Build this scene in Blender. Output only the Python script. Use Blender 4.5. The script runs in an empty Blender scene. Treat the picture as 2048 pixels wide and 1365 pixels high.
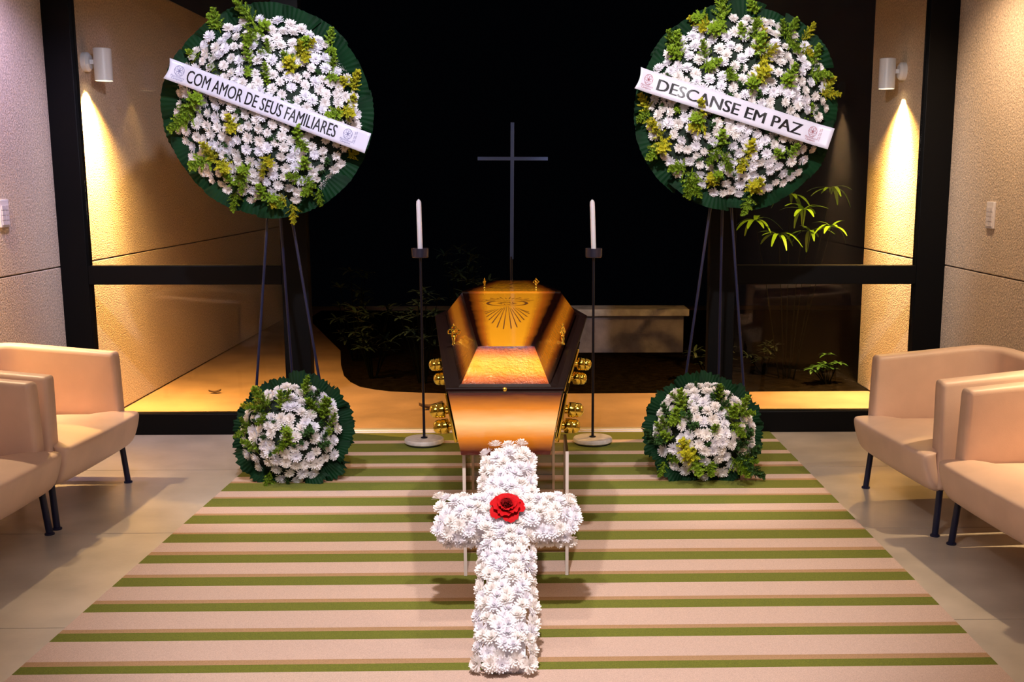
import bpy, math, random
from mathutils import Vector, Matrix, Euler
from math import sin, cos, pi, radians, atan2, sqrt, hypot

S = bpy.context.scene
COL = S.collection
rnd = random.Random(7)

# ------------------------------------------------------------------ camera
def cam_axes(p=.179344717, y=-.0288968218, r=.00177539046):
    fw = Vector((-sin(y)*cos(p), cos(y)*cos(p), -sin(p)))
    rt = Vector((cos(y), sin(y), 0)); up = rt.cross(fw)
    return rt*cos(r)+up*sin(r), -rt*sin(r)+up*cos(r), fw
rt, up, fw = cam_axes()
cd = bpy.data.cameras.new('camera'); cam = bpy.data.objects.new('camera', cd); COL.objects.link(cam)
cam.matrix_world = Matrix(((rt.x, up.x, -fw.x, 0), (rt.y, up.y, -fw.y, 0), (rt.z, up.z, -fw.z, 1.75), (0, 0, 0, 1)))
cd.sensor_width = 36; cd.lens = 2276.485/2048*36
cd.shift_x = -110.66/2048; cd.shift_y = 90.417/2048
cd.clip_start = .05; cd.clip_end = 100
S.camera = cam

# ------------------------------------------------------------------ world, lights, exposure
w = bpy.data.worlds.new('night'); S.world = w; w.use_nodes = True
w.node_tree.nodes['Background'].inputs[0].default_value = (.05, .06, .10, 1)
w.node_tree.nodes['Background'].inputs[1].default_value = .008
S.view_settings.view_transform = 'Standard'; S.view_settings.look = 'None'
S.view_settings.gamma = 1; S.view_settings.use_curve_mapping = False
S.view_settings.exposure = 0.0

def look_mat(loc, tgt):
    loc = Vector(loc); d = (Vector(tgt)-loc).normalized()
    return Matrix.Translation(loc) @ d.to_track_quat('-Z', 'Y').to_matrix().to_4x4()
def area(name, loc, tgt, sx, sy, e, c, spread=180):
    l = bpy.data.lights.new(name, 'AREA'); l.shape = 'RECTANGLE'; l.size = sx; l.size_y = sy
    l.energy = e; l.color = c; l.spread = radians(spread)
    o = bpy.data.objects.new(name, l); COL.objects.link(o); o.matrix_world = look_mat(loc, tgt); return o
def spot(name, loc, tgt, e, c, ang, blend=.6, r=.04):
    l = bpy.data.lights.new(name, 'SPOT'); l.energy = e; l.color = c; l.spot_size = radians(ang); l.spot_blend = blend
    l.shadow_soft_size = r
    o = bpy.data.objects.new(name, l); COL.objects.link(o); o.matrix_world = look_mat(loc, tgt); return o

WARM = (1, .62, .22); WHITE = (1, .9, .87); COOL = (.86, .84, 1)
CEIL = 3.3
# unseen ceiling downlights, no fittings built; wall washes and soft fill are added
spot('unseen_ceiling_spot', (-.15, 2.4, 3.25), (-.12, 4.4, .3), 640, (1, .91, .92), 62, .7, .06)
spot('unseen_ceiling_spot', (-.13, 5.85, 3.25), (-.13, 5.55, 0), 170, (1, .88, .78), 62, .8, .035)
spot('unseen_ceiling_spot', (-.7, 4.1, 3.25), (-1.55, 6.8, 2.1), 530, COOL, 46, .7, .04)
spot('unseen_ceiling_spot', (.5, 4.1, 3.25), (1.2, 6.8, 2.1), 500, (1, .93, .97), 46, .7, .04)
spot('unseen_ceiling_spot', (-1.3, 4.3, 3.25), (-1.42, 6.5, .2), 330, COOL, 34, .8, .05)
spot('unseen_ceiling_spot', (.9, 4.3, 3.25), (1.02, 6.5, .2), 310, WHITE, 34, .8, .05)
spot('unseen_ceiling_spot', (-2.55, 6.5, 3.25), (-3.2, 7.35, 1.5), 170, (.70, .58, 1), 84, .9, .08)  # added wash that tints the left wall lavender
spot('unseen_ceiling_spot', (2.2, 6.5, 3.25), (2.83, 7.35, 1.5), 175, (1, .68, .40), 84, .9, .08)  # added wash that warms the right wall
area('unseen_ceiling_fill', (-.2, 2.0, 3.2), (-.2, 4.2, 0), 3.2, 1.0, 62, (1, .86, .84))  # added soft fill from the camera side, unseen
# lights of the wall lamps (inside the cylinder fittings built below)
LAMPS = [(-3.2, 8.47, 1, 'left_out'), (2.83, 8.9, -1, 'right_out'), (-3.2, 6.30, 1, 'left_in'), (2.83, 5.06, -1, 'right_in'),
         (-3.2, 3.6, 1, 'left_in'), (2.83, 2.8, -1, 'right_in')]

# ------------------------------------------------------------------ materials
def mat(name, col, rough=.5, metal=0, **k):
    m = bpy.data.materials.new(name); m.use_nodes = True
    b = m.node_tree.nodes['Principled BSDF']
    b.inputs['Base Color'].default_value = (*col, 1); b.inputs['Roughness'].default_value = rough
    b.inputs['Metallic'].default_value = metal
    for a, v in k.items():
        b.inputs[a.replace('_', ' ')].default_value = v
    return m
def nd(m, t, **k):
    n = m.node_tree.nodes.new(t)
    for a, v in k.items(): setattr(n, a, v)
    return n
def lk(m, a, b): m.node_tree.links.new(a, b)
def noisy(m, scale, amount, bump=0, bscale=None, c2=None, detail=4, coord='Object'):
    b = m.node_tree.nodes['Principled BSDF']; tc = nd(m, 'ShaderNodeTexCoord')
    n = nd(m, 'ShaderNodeTexNoise'); n.inputs['Scale'].default_value = scale; n.inputs['Detail'].default_value = detail
    lk(m, tc.outputs[coord], n.inputs['Vector'])
    c = b.inputs['Base Color'].default_value[:]
    r = nd(m, 'ShaderNodeValToRGB'); r.color_ramp.elements[0].position = .3; r.color_ramp.elements[1].position = .7
    lo = tuple(x*(1-amount) for x in c[:3]) if c2 is None else c2
    r.color_ramp.elements[0].color = (*lo, 1); r.color_ramp.elements[1].color = tuple(min(1, x*(1+amount*.6)) for x in c[:3])+(1,)
    lk(m, n.outputs['Fac'], r.inputs[0]); lk(m, r.outputs[0], b.inputs['Base Color'])
    if bump:
        n2 = nd(m, 'ShaderNodeTexNoise'); n2.inputs['Scale'].default_value = bscale or scale; n2.inputs['Detail'].default_value = 3
        lk(m, tc.outputs[coord], n2.inputs['Vector'])
        bp = nd(m, 'ShaderNodeBump'); bp.inputs['Strength'].default_value = bump; bp.inputs['Distance'].default_value = .01
        lk(m, n2.outputs['Fac'], bp.inputs['Height']); lk(m, bp.outputs[0], b.inputs['Normal'])
    return m

M = {}
M['plaster'] = noisy(mat('sand_plaster', (.62, .505, .40), .92), 70, .36, .7, 90)
M['plaster_groove'] = mat('plaster_groove', (.40, .31, .24), .9)
M['concrete'] = noisy(mat('polished_concrete', (.44, .375, .30), .28), 3.2, .2, .05, 60)
M['joint'] = mat('floor_joint', (.12, .10, .09), .8)
M['ceiling'] = mat('ceiling_paint', (.6, .58, .55), .9)
M['black_frame'] = mat('black_aluminium', (.0012, .0012, .0015), .5, Specular_IOR_Level=.12)
M['alu'] = mat('bright_aluminium', (.92, .90, .93), .4, 0)
M['patio'] = noisy(mat('patio_stone', (.33, .20, .10), .7), 2.2, .25, .2, 40)
M['soil'] = noisy(mat('dark_soil', (.006, .004, .002), 1, Specular_IOR_Level=0), 14, .6, .6, 40)
M['cement'] = noisy(mat('weathered_cement', (.17, .15, .17), .95), 6, .35, .3, 50)
M['cap'] = noisy(mat('cement_cap', (.36, .34, .34), .95), 9, .35, .3, 50)
M['rug_green'] = noisy(mat('rug_green', (.145, .16, .012), 1), 300, .35, .5, 500)
M['rug_beige'] = noisy(mat('rug_beige', (.57, .405, .325), 1), 300, .2, .5, 500)
M['rug_tan'] = noisy(mat('rug_tan', (.40, .235, .115), 1), 300, .25, .5, 500)
M['leather'] = noisy(mat('beige_leather', (.74, .53, .42), .42, Specular_IOR_Level=.45), 4, .10, .06, 220)
M['piping'] = mat('leather_piping', (.47, .30, .23), .5)
M['navy'] = mat('navy_metal', (.008, .011, .04), .35, .2)
M['gold'] = mat('polished_gold', (.95, .69, .10), .12, 1)
M['marble'] = noisy(mat('pale_marble', (.55, .50, .47), .4), 25, .25)
M['rod'] = mat('dark_rod', (.016, .016, .03), .4, .6)
M['cup'] = mat('dark_cup', (.05, .05, .085), .35, .7)
M['rubber'] = mat('black_rubber', (.006, .006, .006), .8)
M['wax'] = mat('white_wax', (.80, .76, .80), .45, Subsurface_Weight=.15)
M['steel_cross'] = mat('blue_grey_steel', (.055, .085, .20), .45, .5)
def petal_mat(name, c):
    m = bpy.data.materials.new(name); m.use_nodes = True; nt = m.node_tree; nt.nodes.clear()
    o = nd(m, 'ShaderNodeOutputMaterial'); a = nd(m, 'ShaderNodeBsdfDiffuse'); b = nd(m, 'ShaderNodeBsdfTranslucent'); x = nd(m, 'ShaderNodeMixShader')
    a.inputs[0].default_value = (*c, 1); b.inputs[0].default_value = (*c, 1); x.inputs[0].default_value = .38
    lk(m, a.outputs[0], x.inputs[1]); lk(m, b.outputs[0], x.inputs[2]); lk(m, x.outputs[0], o.inputs[0]); return m
M['petal'] = petal_mat('white_petal', (.95, .93, .97)); M['petal2'] = petal_mat('white_petal_warm', (.96, .92, .90))
M['heart'] = mat('flower_heart', (.80, .80, .45), .7)
M['sprig'] = noisy(mat('green_sprig', (.22, .36, .010), .7), 30, .5)
M['sprig_yellow'] = noisy(mat('yellow_sprig', (.52, .44, .008), .7), 30, .45, c2=(.22, .28, .006))
M['sprig_dark'] = noisy(mat('dark_sprig', (.03, .10, .012), .7), 30, .5)
M['leaf'] = noisy(mat('dark_leaf', (.0007, .017, .004), .65, Specular_IOR_Level=.12), 8, .5)
M['moss'] = noisy(mat('dark_foam', (.004, .014, .005), .9), 40, .5, .6, 60)
M['ribbon'] = mat('white_satin_ribbon', (.58, .57, .67), .26, Specular_IOR_Level=.7)
M['ink'] = mat('black_ink', (.004, .004, .006), .35)
M['ink_grey'] = mat('grey_ink', (.10, .09, .22), .5)
M['ink_red'] = mat('red_ink', (.28, .06, .08), .5)
M['rose'] = mat('red_rose_petal', (.46, .0008, .004), .75, Specular_IOR_Level=.2)
M['rose_dark'] = mat('deep_red_rose_petal', (.20, .0004, .002), .75, Specular_IOR_Level=.2)
M['white_paint'] = mat('white_paint', (.72, .74, .80), .4)
M['plastic'] = mat('white_plastic', (.75, .72, .76), .3)
M['plastic_key'] = mat('key_plastic', (.66, .62, .66), .35)
M['bark'] = noisy(mat('dry_leaf', (.10, .05, .02), .8), 30, .4)
M['palm'] = noisy(mat('palm_leaf', (.14, .30, .012), .45), 12, .3)
M['shrub'] = noisy(mat('shrub_leaf', (.006, .016, .005), .6), 12, .4)
M['stem'] = mat('plant_stem', (.002, .002, .001), .9, Specular_IOR_Level=0)
def glass_mat():
    m = bpy.data.materials.new('window_glass'); m.use_nodes = True; nt = m.node_tree; nt.nodes.clear()
    o = nd(m, 'ShaderNodeOutputMaterial'); t = nd(m, 'ShaderNodeBsdfTransparent'); g = nd(m, 'ShaderNodeBsdfGlossy'); x = nd(m, 'ShaderNodeMixShader'); f = nd(m, 'ShaderNodeFresnel')
    f.inputs['IOR'].default_value = 1.33; g.inputs['Roughness'].default_value = 0.005
    t.inputs[0].default_value = (.97, .98, .97, 1)
    lk(m, f.outputs[0], x.inputs[0]); lk(m, t.outputs[0], x.inputs[1]); lk(m, g.outputs[0], x.inputs[2]); lk(m, x.outputs[0], o.inputs[0]); return m
M['glass'] = glass_mat()
def acrylic():
    m = bpy.data.materials.new('clear_acrylic'); m.use_nodes = True; nt = m.node_tree; nt.nodes.clear()
    o = nd(m, 'ShaderNodeOutputMaterial'); t = nd(m, 'ShaderNodeBsdfTransparent'); g = nd(m, 'ShaderNodeBsdfGlossy'); x = nd(m, 'ShaderNodeMixShader'); f = nd(m, 'ShaderNodeFresnel')
    f.inputs['IOR'].default_value = 1.5; g.inputs['Roughness'].default_value = 0.02; t.inputs[0].default_value = (.93, .86, .76, 1)
    lk(m, f.outputs[0], x.inputs[0]); lk(m, t.outputs[0], x.inputs[1]); lk(m, g.outputs[0], x.inputs[2]); lk(m, x.outputs[0], o.inputs[0]); return m
M['acrylic'] = acrylic()
M['acrylic_edge'] = mat('acrylic_edge', (.72, .62, .55), .3, Alpha=.75)
def emit(name, c, s):
    m = bpy.data.materials.new(name); m.use_nodes = True; nt = m.node_tree; nt.nodes.clear()
    o = nd(m, 'ShaderNodeOutputMaterial'); e = nd(m, 'ShaderNodeEmission'); e.inputs[0].default_value = (*c, 1); e.inputs[1].default_value = s
    lk(m, e.outputs[0], o.inputs[0]); return m
M['bulb'] = emit('lamp_bulb', (1, .75, .4), 14)

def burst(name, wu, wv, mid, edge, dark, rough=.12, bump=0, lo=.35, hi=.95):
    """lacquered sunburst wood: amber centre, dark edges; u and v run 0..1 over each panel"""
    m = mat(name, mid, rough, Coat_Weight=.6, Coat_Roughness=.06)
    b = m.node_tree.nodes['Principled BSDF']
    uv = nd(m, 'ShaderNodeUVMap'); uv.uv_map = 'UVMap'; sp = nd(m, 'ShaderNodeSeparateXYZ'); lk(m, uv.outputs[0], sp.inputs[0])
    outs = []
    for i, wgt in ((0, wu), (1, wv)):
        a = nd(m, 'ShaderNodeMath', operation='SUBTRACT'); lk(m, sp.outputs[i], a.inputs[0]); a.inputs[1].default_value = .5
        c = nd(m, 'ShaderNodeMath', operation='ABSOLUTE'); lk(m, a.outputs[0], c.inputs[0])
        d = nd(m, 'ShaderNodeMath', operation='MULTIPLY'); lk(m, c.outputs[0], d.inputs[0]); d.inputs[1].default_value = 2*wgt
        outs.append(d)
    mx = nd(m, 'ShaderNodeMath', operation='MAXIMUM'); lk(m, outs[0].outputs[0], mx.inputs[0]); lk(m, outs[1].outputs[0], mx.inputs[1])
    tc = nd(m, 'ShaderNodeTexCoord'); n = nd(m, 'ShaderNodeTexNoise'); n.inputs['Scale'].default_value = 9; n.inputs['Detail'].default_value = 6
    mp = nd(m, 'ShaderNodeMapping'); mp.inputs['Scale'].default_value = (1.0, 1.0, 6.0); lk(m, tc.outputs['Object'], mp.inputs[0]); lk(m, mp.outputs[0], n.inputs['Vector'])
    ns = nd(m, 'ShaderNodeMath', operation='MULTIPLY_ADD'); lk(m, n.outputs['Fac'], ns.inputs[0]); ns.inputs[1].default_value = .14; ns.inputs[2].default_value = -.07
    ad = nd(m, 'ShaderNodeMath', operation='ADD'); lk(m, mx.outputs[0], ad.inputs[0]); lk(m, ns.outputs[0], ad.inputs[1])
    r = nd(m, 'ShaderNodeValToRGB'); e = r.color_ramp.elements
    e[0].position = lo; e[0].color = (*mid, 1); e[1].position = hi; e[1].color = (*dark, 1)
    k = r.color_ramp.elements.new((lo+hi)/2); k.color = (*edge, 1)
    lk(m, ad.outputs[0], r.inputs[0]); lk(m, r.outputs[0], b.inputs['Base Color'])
    if bump:
        v = nd(m, 'ShaderNodeTexNoise'); v.inputs['Scale'].default_value = 62 if bump > .5 else 40; v.inputs['Detail'].default_value = 3; lk(m, tc.outputs['Object'], v.inputs['Vector'])
        bp = nd(m, 'ShaderNodeBump'); bp.inputs['Strength'].default_value = bump; bp.inputs['Distance'].default_value = .013 if bump > .5 else .01
        lk(m, v.outputs['Fac'], bp.inputs['Height']); lk(m, bp.outputs[0], b.inputs['Normal']); lk(m, bp.outputs[0], b.inputs['Coat Normal'])
    return m
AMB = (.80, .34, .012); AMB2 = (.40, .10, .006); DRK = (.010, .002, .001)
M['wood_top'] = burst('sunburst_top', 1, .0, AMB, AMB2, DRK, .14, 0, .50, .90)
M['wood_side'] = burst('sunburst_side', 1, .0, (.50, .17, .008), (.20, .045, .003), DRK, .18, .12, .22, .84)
M['wood_foot'] = burst('sunburst_foot_highlight', .0, 1, (1, .64, .24), (.72, .23, .010), (.06, .004, .001), .12, .05, .02, .88)  # reflected highlight put into the pale middle colour; darker edges are the finish
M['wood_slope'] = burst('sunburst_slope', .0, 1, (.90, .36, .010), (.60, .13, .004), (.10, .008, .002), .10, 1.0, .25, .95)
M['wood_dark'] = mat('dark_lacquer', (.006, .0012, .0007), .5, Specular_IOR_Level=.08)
M['engrave'] = mat('engraved_line', (.09, .025, .003), .4)

# ------------------------------------------------------------------ mesh helpers
class MB:
    def __init__(s): s.v = []; s.f = []; s.mi = []; s.uv = {}
    def box(s, c, d, rz=0, mi=0):
        i = len(s.v); cx, cy, cz = c; hx, hy, hz = d[0]/2, d[1]/2, d[2]/2
        for a in (-1, 1):
            for b in (-1, 1):
                for k in (-1, 1):
                    x, y = a*hx, b*hy
                    s.v.append((cx+x*cos(rz)-y*sin(rz), cy+x*sin(rz)+y*cos(rz), cz+k*hz))
        for q in ((0, 1, 3, 2), (4, 6, 7, 5), (0, 4, 5, 1), (2, 3, 7, 6), (0, 2, 6, 4), (1, 5, 7, 3)):
            s.f.append(tuple(i+j for j in q)); s.mi.append(mi)
        return s
    def frame(s, d):
        d = Vector(d).normalized(); a = Vector((0, 0, 1)) if abs(d.z) < .9 else Vector((1, 0, 0))
        x = d.cross(a).normalized(); return x, d.cross(x).normalized()
    def tube(s, pts, r, n=10, cap=True, closed=False, mi=0):
        pts = [Vector(p) for p in pts]; rs = r if isinstance(r, (list, tuple)) else [r]*len(pts)
        base = len(s.v); N = len(pts); x = None
        for k, p in enumerate(pts):
            if closed: d = pts[(k+1) % N]-pts[k-1]
            else: d = pts[min(k+1, N-1)]-pts[max(k-1, 0)]
            if x is None: x, y = s.frame(d)
            else:
                dn = d.normalized(); x = (x-dn*x.dot(dn)).normalized(); y = dn.cross(x)
            for j in range(n):
                t = 2*pi*j/n; s.v.append(tuple(p+(x*cos(t)+y*sin(t))*rs[k]))
        for k in range(N if closed else N-1):
            k2 = (k+1) % N
            for j in range(n):
                s.f.append((base+k*n+j, base+k*n+(j+1) % n, base+k2*n+(j+1) % n, base+k2*n+j)); s.mi.append(mi)
        if cap and not closed:
            s.f.append(tuple(base+j for j in range(n))[::-1]); s.f.append(tuple(base+(N-1)*n+j for j in range(n))); s.mi += [mi, mi]
        return s
    def lathe(s, prof, c=(0, 0, 0), n=24, axis=None, mi=0):
        """prof: (r, z) pairs around z, or around `axis`"""
        base = len(s.v); c = Vector(c)
        Mx = Matrix.Identity(3) if axis is None else Vector(axis).normalized().to_track_quat('Z', 'Y').to_matrix()
        for r, z in prof:
            for j in range(n):
                t = 2*pi*j/n; s.v.append(tuple(c+Mx @ Vector((r*cos(t), r*sin(t), z))))
        for k in range(len(prof)-1):
            for j in range(n):
                s.f.append((base+k*n+j, base+k*n+(j+1) % n, base+(k+1)*n+(j+1) % n, base+(k+1)*n+j)); s.mi.append(mi)
        s.f.append(tuple(base+j for j in range(n))[::-1]); s.f.append(tuple(base+(len(prof)-1)*n+j for j in range(n))); s.mi += [mi, mi]
        return s
    def ball(s, c, r, n=12, sz=1):
        return s.lathe([(max(r*sin(pi*k/8), 1e-4), -r*sz*cos(pi*k/8)) for k in range(9)], c, n)
    def quad(s, p00, p10, p11, p01, n=1, m=1, mi=0):
        p00, p10, p11, p01 = map(Vector, (p00, p10, p11, p01)); base = len(s.v)
        for b in range(m+1):
            for a in range(n+1):
                u, v = a/n, b/m
                s.v.append(tuple(p00*(1-u)*(1-v)+p10*u*(1-v)+p11*u*v+p01*(1-u)*v))
        for b in range(m):
            for a in range(n):
                i = base+b*(n+1)+a
                s.uv[len(s.f)] = [(a/n, b/m), ((a+1)/n, b/m), ((a+1)/n, (b+1)/m), (a/n, (b+1)/m)]
                s.f.append((i, i+1, i+n+2, i+n+1)); s.mi.append(mi)
        return s
    def poly(s, pts, z0, z1, mi=0):
        i = len(s.v); n = len(pts)
        for z in (z0, z1):
            for p in pts: s.v.append((p[0], p[1], z))
        s.f.append(tuple(i+j for j in range(n))[::-1]); s.f.append(tuple(i+n+j for j in range(n))); s.mi += [mi, mi]
        for j in range(n): s.f.append((i+j, i+(j+1) % n, i+n+(j+1) % n, i+n+j)); s.mi.append(mi)
        return s
    def add(s, o, mx=None, mi=0):
        base = len(s.v)
        for v in o.v: s.v.append(tuple(mx @ Vector(v)) if mx else v)
        for f in o.f: s.f.append(tuple(base+j for j in f)); s.mi.append(mi)
        return s
    def mesh(s, name, mats, smooth=True, ang=40):
        me = bpy.data.meshes.new(name); me.from_pydata(s.v, [], s.f)
        for m in (mats if isinstance(mats, (list, tuple)) else [mats]): me.materials.append(m)
        if any(s.mi): me.polygons.foreach_set('material_index', s.mi)
        if s.uv:
            ul = me.uv_layers.new(name='UVMap')
            for fi, q in s.uv.items():
                for li, c in zip(me.polygons[fi].loop_indices, q): ul.data[li].uv = c
        if smooth:
            me.polygons.foreach_set('use_smooth', [True]*len(s.f))
            me.update()
            try: me.set_sharp_from_angle(angle=radians(ang))
            except Exception: pass
        me.update(); return me
    def obj(s, name, mats, parent=None, loc=(0, 0, 0), smooth=True, ang=40):
        return link(name, s.mesh(name, mats, smooth, ang), parent, loc)
def link(name, me, parent=None, loc=(0, 0, 0)):
    o = bpy.data.objects.new(name, me); COL.objects.link(o); o.location = loc
    if parent: o.parent = parent
    return o
def tag(o, label=None, cat=None, group=None, kind=None):
    if label: o['label'] = label
    if cat: o['category'] = cat
    if group: o['group'] = group
    if kind: o['kind'] = kind
    return o
def thing(name, label, cat, loc=(0, 0, 0), rz=0, group=None):
    o = bpy.data.objects.new(name, None); o.empty_display_size = .1; COL.objects.link(o)
    o.location = loc; o.rotation_euler = (0, 0, rz); return tag(o, label, cat, group)
def setting(name, mb, m, parent=None, **k):
    o = mb.obj(name, m, parent, **k)
    if parent is None: o['kind'] = 'structure'
    return o
def shell(name):
    o = bpy.data.objects.new(name, None); o.empty_display_size = .1; COL.objects.link(o); o['kind'] = 'structure'; return o
def bevel(o, wd, seg=2, ang=35):
    b = o.modifiers.new('bevel', 'BEVEL'); b.width = wd; b.segments = seg; b.limit_method = 'ANGLE'; b.angle_limit = radians(ang); return o
def copy_tree(o):
    r = o.copy(); COL.objects.link(r)
    for ch in list(o.children):
        c = ch.copy(); COL.objects.link(c); c.parent = r
        for g in list(ch.children):
            d = g.copy(); COL.objects.link(d); d.parent = c
    return r

# ------------------------------------------------------------------ the setting
GY = 7.80                                   # front face of the window wall
XL, XR = -3.2, 2.83
# floor slabs with open joints
fl = shell('floor')
ys = [-1.0, .72, 1.92, 3.12, 4.319, 5.55, 6.82, 8.0]
for a, b in zip(ys[:-1], ys[1:]):
    MB().box(((XL+XR)/2, (a+b)/2, -.03), (XR-XL+.2, b-a-.006, .06)).obj('floor_slab', M['concrete'], fl)
MB().box(((XL+XR)/2, 3.5, -.075), (XR-XL+.2, 9.0, .03)).obj('floor_screed', M['joint'], fl)
# side walls: plaster panels over a recessed shadow joint
def side_wall(name, x, sgn, y0, y1, zj, ztop):
    s = shell(name)
    MB().box((x+sgn*.13, (y0+y1)/2, ztop/2), (.2, y1-y0, ztop)).obj('wall_core', M['plaster_groove'], s)
    o = MB().box((x+sgn*.02, (y0+y1)/2, (zj-.004)/2), (.04, y1-y0, zj-.004)).obj('wall_panel', M['plaster'], s); bevel(o, .004)
    o = MB().box((x+sgn*.02, (y0+y1)/2, (zj+.004+ztop)/2), (.04, y1-y0, ztop-zj-.004)).obj('wall_panel', M['plaster'], s); bevel(o, .004)
    return s
side_wall('wall_left', XL, -1, -1.0, 16.0, 1.166, CEIL)
side_wall('wall_right', XR, 1, -1.0, 9.76, 1.175, CEIL)
setting('wall_back', MB().box((-.2, -1.05, CEIL/2), (6.6, .1, CEIL)), M['plaster'])
setting('ceiling', MB().box((-.2, 3.45, CEIL+.05), (6.6, 9.1, .1)), M['ceiling'])
# window wall: jambs, mullions, rails
fr = shell('window_1')
D = .10
def bar(n, x0, x1, z0, z1, m='black_frame', y=GY+D/2, d=D):
    o = MB().box(((x0+x1)/2, y, (z0+z1)/2), (x1-x0, d, z1-z0)).obj(n, M[m], fr); bevel(o, .004); return o
bar('jamb', -3.24, -3.02, 0, CEIL); bar('jamb', 2.635, 2.85, 0, CEIL)
bar('mullion', -1.72, -1.54, 0, CEIL); bar('mullion', 1.20, 1.38, 0, CEIL)
bar('mid_rail', -3.02, -1.72, 1.045, 1.172); bar('mid_rail', 1.38, 2.635, 1.045, 1.172)
bar('bottom_rail', -3.02, -1.72, 0, .147); bar('bottom_rail', 1.38, 2.635, 0, .150)
bar('head_rail', -3.02, 2.635, CEIL-.12, CEIL)
bar('glass_pane', -3.02, -1.72, .147, 1.045, 'glass', GY+.05, .008); bar('glass_pane', -3.02, -1.72, 1.172, CEIL-.12, 'glass', GY+.05, .008)
bar('glass_pane', 1.38, 2.635, .150, 1.045, 'glass', GY+.05, .008); bar('glass_pane', 1.38, 2.635, 1.172, CEIL-.12, 'glass', GY+.05, .008)
for y in (GY+.022, GY+.082): bar('door_track', -1.54, 1.20, 0, .012, 'alu', y, .014)
bar('track_bed', -1.54, 1.20, -.02, .004, 'patio', GY+.05, .11)
# outside ground
setting('ground', MB().box((0, 12.0, -.06), (16, 8.2, .1)), M['patio'])
bed = [(-2.9, 14.6), (-2.03, 11.83), (-1.87, 10.9), (-1.738, 10.27), (-1.63, 9.95), (-1.508, 9.705), (-1.36, 9.57), (-1.223, 9.486), (-.97, 9.42), (-.711, 9.384), (.377, 9.363), (1.26, 9.369), (1.9, 9.42), (2.86, 9.43), (6, 9.43), (6, 15.5), (-2.9, 15.5)]
tag(MB().poly(bed, -.05, -.004).obj('planting_bed', M['soil'], smooth=False), 'dark soil bed with curved edge in the garden beyond the door', 'planting bed')
t = thing('garden_bench', 'pale cement garden bench with thick cap, right of the coffin beyond the door', 'bench', (0, 0, 0))
o = MB().box((.75, 11.75, .187), (1.56, .3, .38)).obj('bench_body', M['cement'], t)
o = MB().box((.72, 11.74, .415), (1.72, .4, .072)).obj('bench_cap', M['cap'], t); bevel(o, .01)

# ------------------------------------------------------------------ rug
edges = [7.79, 7.558, 7.474, 7.231, 7.138, 6.924, 6.848, 6.801, 6.615, 6.511, 6.473, 6.299, 6.181, 6.15, 5.985, 5.86, 5.825, 5.677, 5.529, 5.504, 5.367, 5.228, 5.18, 5.063, 4.911, 4.871, 4.76, 4.593, 4.553, 4.461, 4.278, 4.241, 4.159, 3.974, 3.932, 3.866, 3.66, 3.61, 3.54, 3.33]
kinds = 'gbgbgbtgbtgbtgbtgbtgbtgbtgbtgbtgbtgbtgb'
rug = MB(); RT = .008
xl = lambda y: -1.87+(y-3.864)*.035; xr = lambda y: 1.690-(y-3.866)*.010
for i, k in enumerate(kinds):
    a, b = edges[i], edges[i+1]
    mi = 'gbt'.index(k); n = len(rug.v)
    rug.v += [(xl(b), b, RT), (xr(b), b, RT), (xr(a), a, RT), (xl(a), a, RT), (xl(b), b, 0), (xr(b), b, 0), (xr(a), a, 0), (xl(a), a, 0)]
    for q in ((0, 1, 2, 3), (1, 5, 6, 2), (4, 0, 3, 7)): rug.f.append(tuple(n+j for j in q)); rug.mi.append(mi)
rug.f.append((0+n, 4+n, 5+n, 1+n)); rug.mi.append(1)
tag(rug.obj('striped_rug', [M['rug_green'], M['rug_beige'], M['rug_tan']], smooth=False), 'large flat woven rug with green, beige and tan stripes on the floor', 'rug')

# ------------------------------------------------------------------ wall lamps
def wall_lamp(x, y, sg, label, inside):
    z0, z1 = 2.44, 2.665; cx = x+sg*.135; R = .062
    t = thing('wall_lamp', label, 'lamp', (x, y, 2.55))
    L = lambda px, pz: (px-x, 0, pz-2.55)
    c = L(cx, 0)[0]
    mb = MB().lathe([(R-.004, z0+.03-2.55), (R-.004, z0-2.55), (R, z0-2.55), (R, z1-2.55-.004), (R-.004, z1-2.55), (.001, z1-2.55)], (c, 0, 0), 32)
    mb.obj('lamp_cylinder', M['white_paint'], t)
    MB().lathe([(.03, 0), (.068, 0), (.068, .034), (.05, .05), (.001, .05)], (0, 0, .02), 28, axis=(sg, 0, 0)).obj('back_plate', M['white_paint'], t)
    MB().box((sg*.06, 0, .02), (.05, .03, .03)).obj('bracket', M['white_paint'], t)
    MB().lathe([(.001, 0), (.045, 0), (.045, .012), (.001, .012)], (c, 0, z0-2.55+.012), 20).obj('bulb', M['bulb'], t)
    out = inside == 'out'
    spot('wall_lamp_light', (x+sg*.085, y, z0-.004), (x-sg*.40, y, 0), 1100 if out else (380 if sg > 0 else 270), (1, .60, .19) if sg > 0 else (1, .68, .33), 74, 1.0, .02)
    spot('wall_lamp_light', (cx, y, z0-.006), (cx+sg*.5, y, 0), 760 if out else 130, (1, .54, .13) if out else (1, .74, .45), 125, 1, .03)
    return t
wall_lamp(*LAMPS[0][:3], 'white cylinder wall lamp outside the glass, left of the left wreath', 'out')
wall_lamp(*LAMPS[1][:3], 'white cylinder wall lamp outside the glass, right of the right wreath', 'out')
wall_lamp(*LAMPS[2][:3], 'white cylinder wall lamp inside on the left wall, just outside the frame', 'in')
wall_lamp(*LAMPS[3][:3], 'white cylinder wall lamp inside on the right wall, just outside the frame', 'in')

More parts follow.
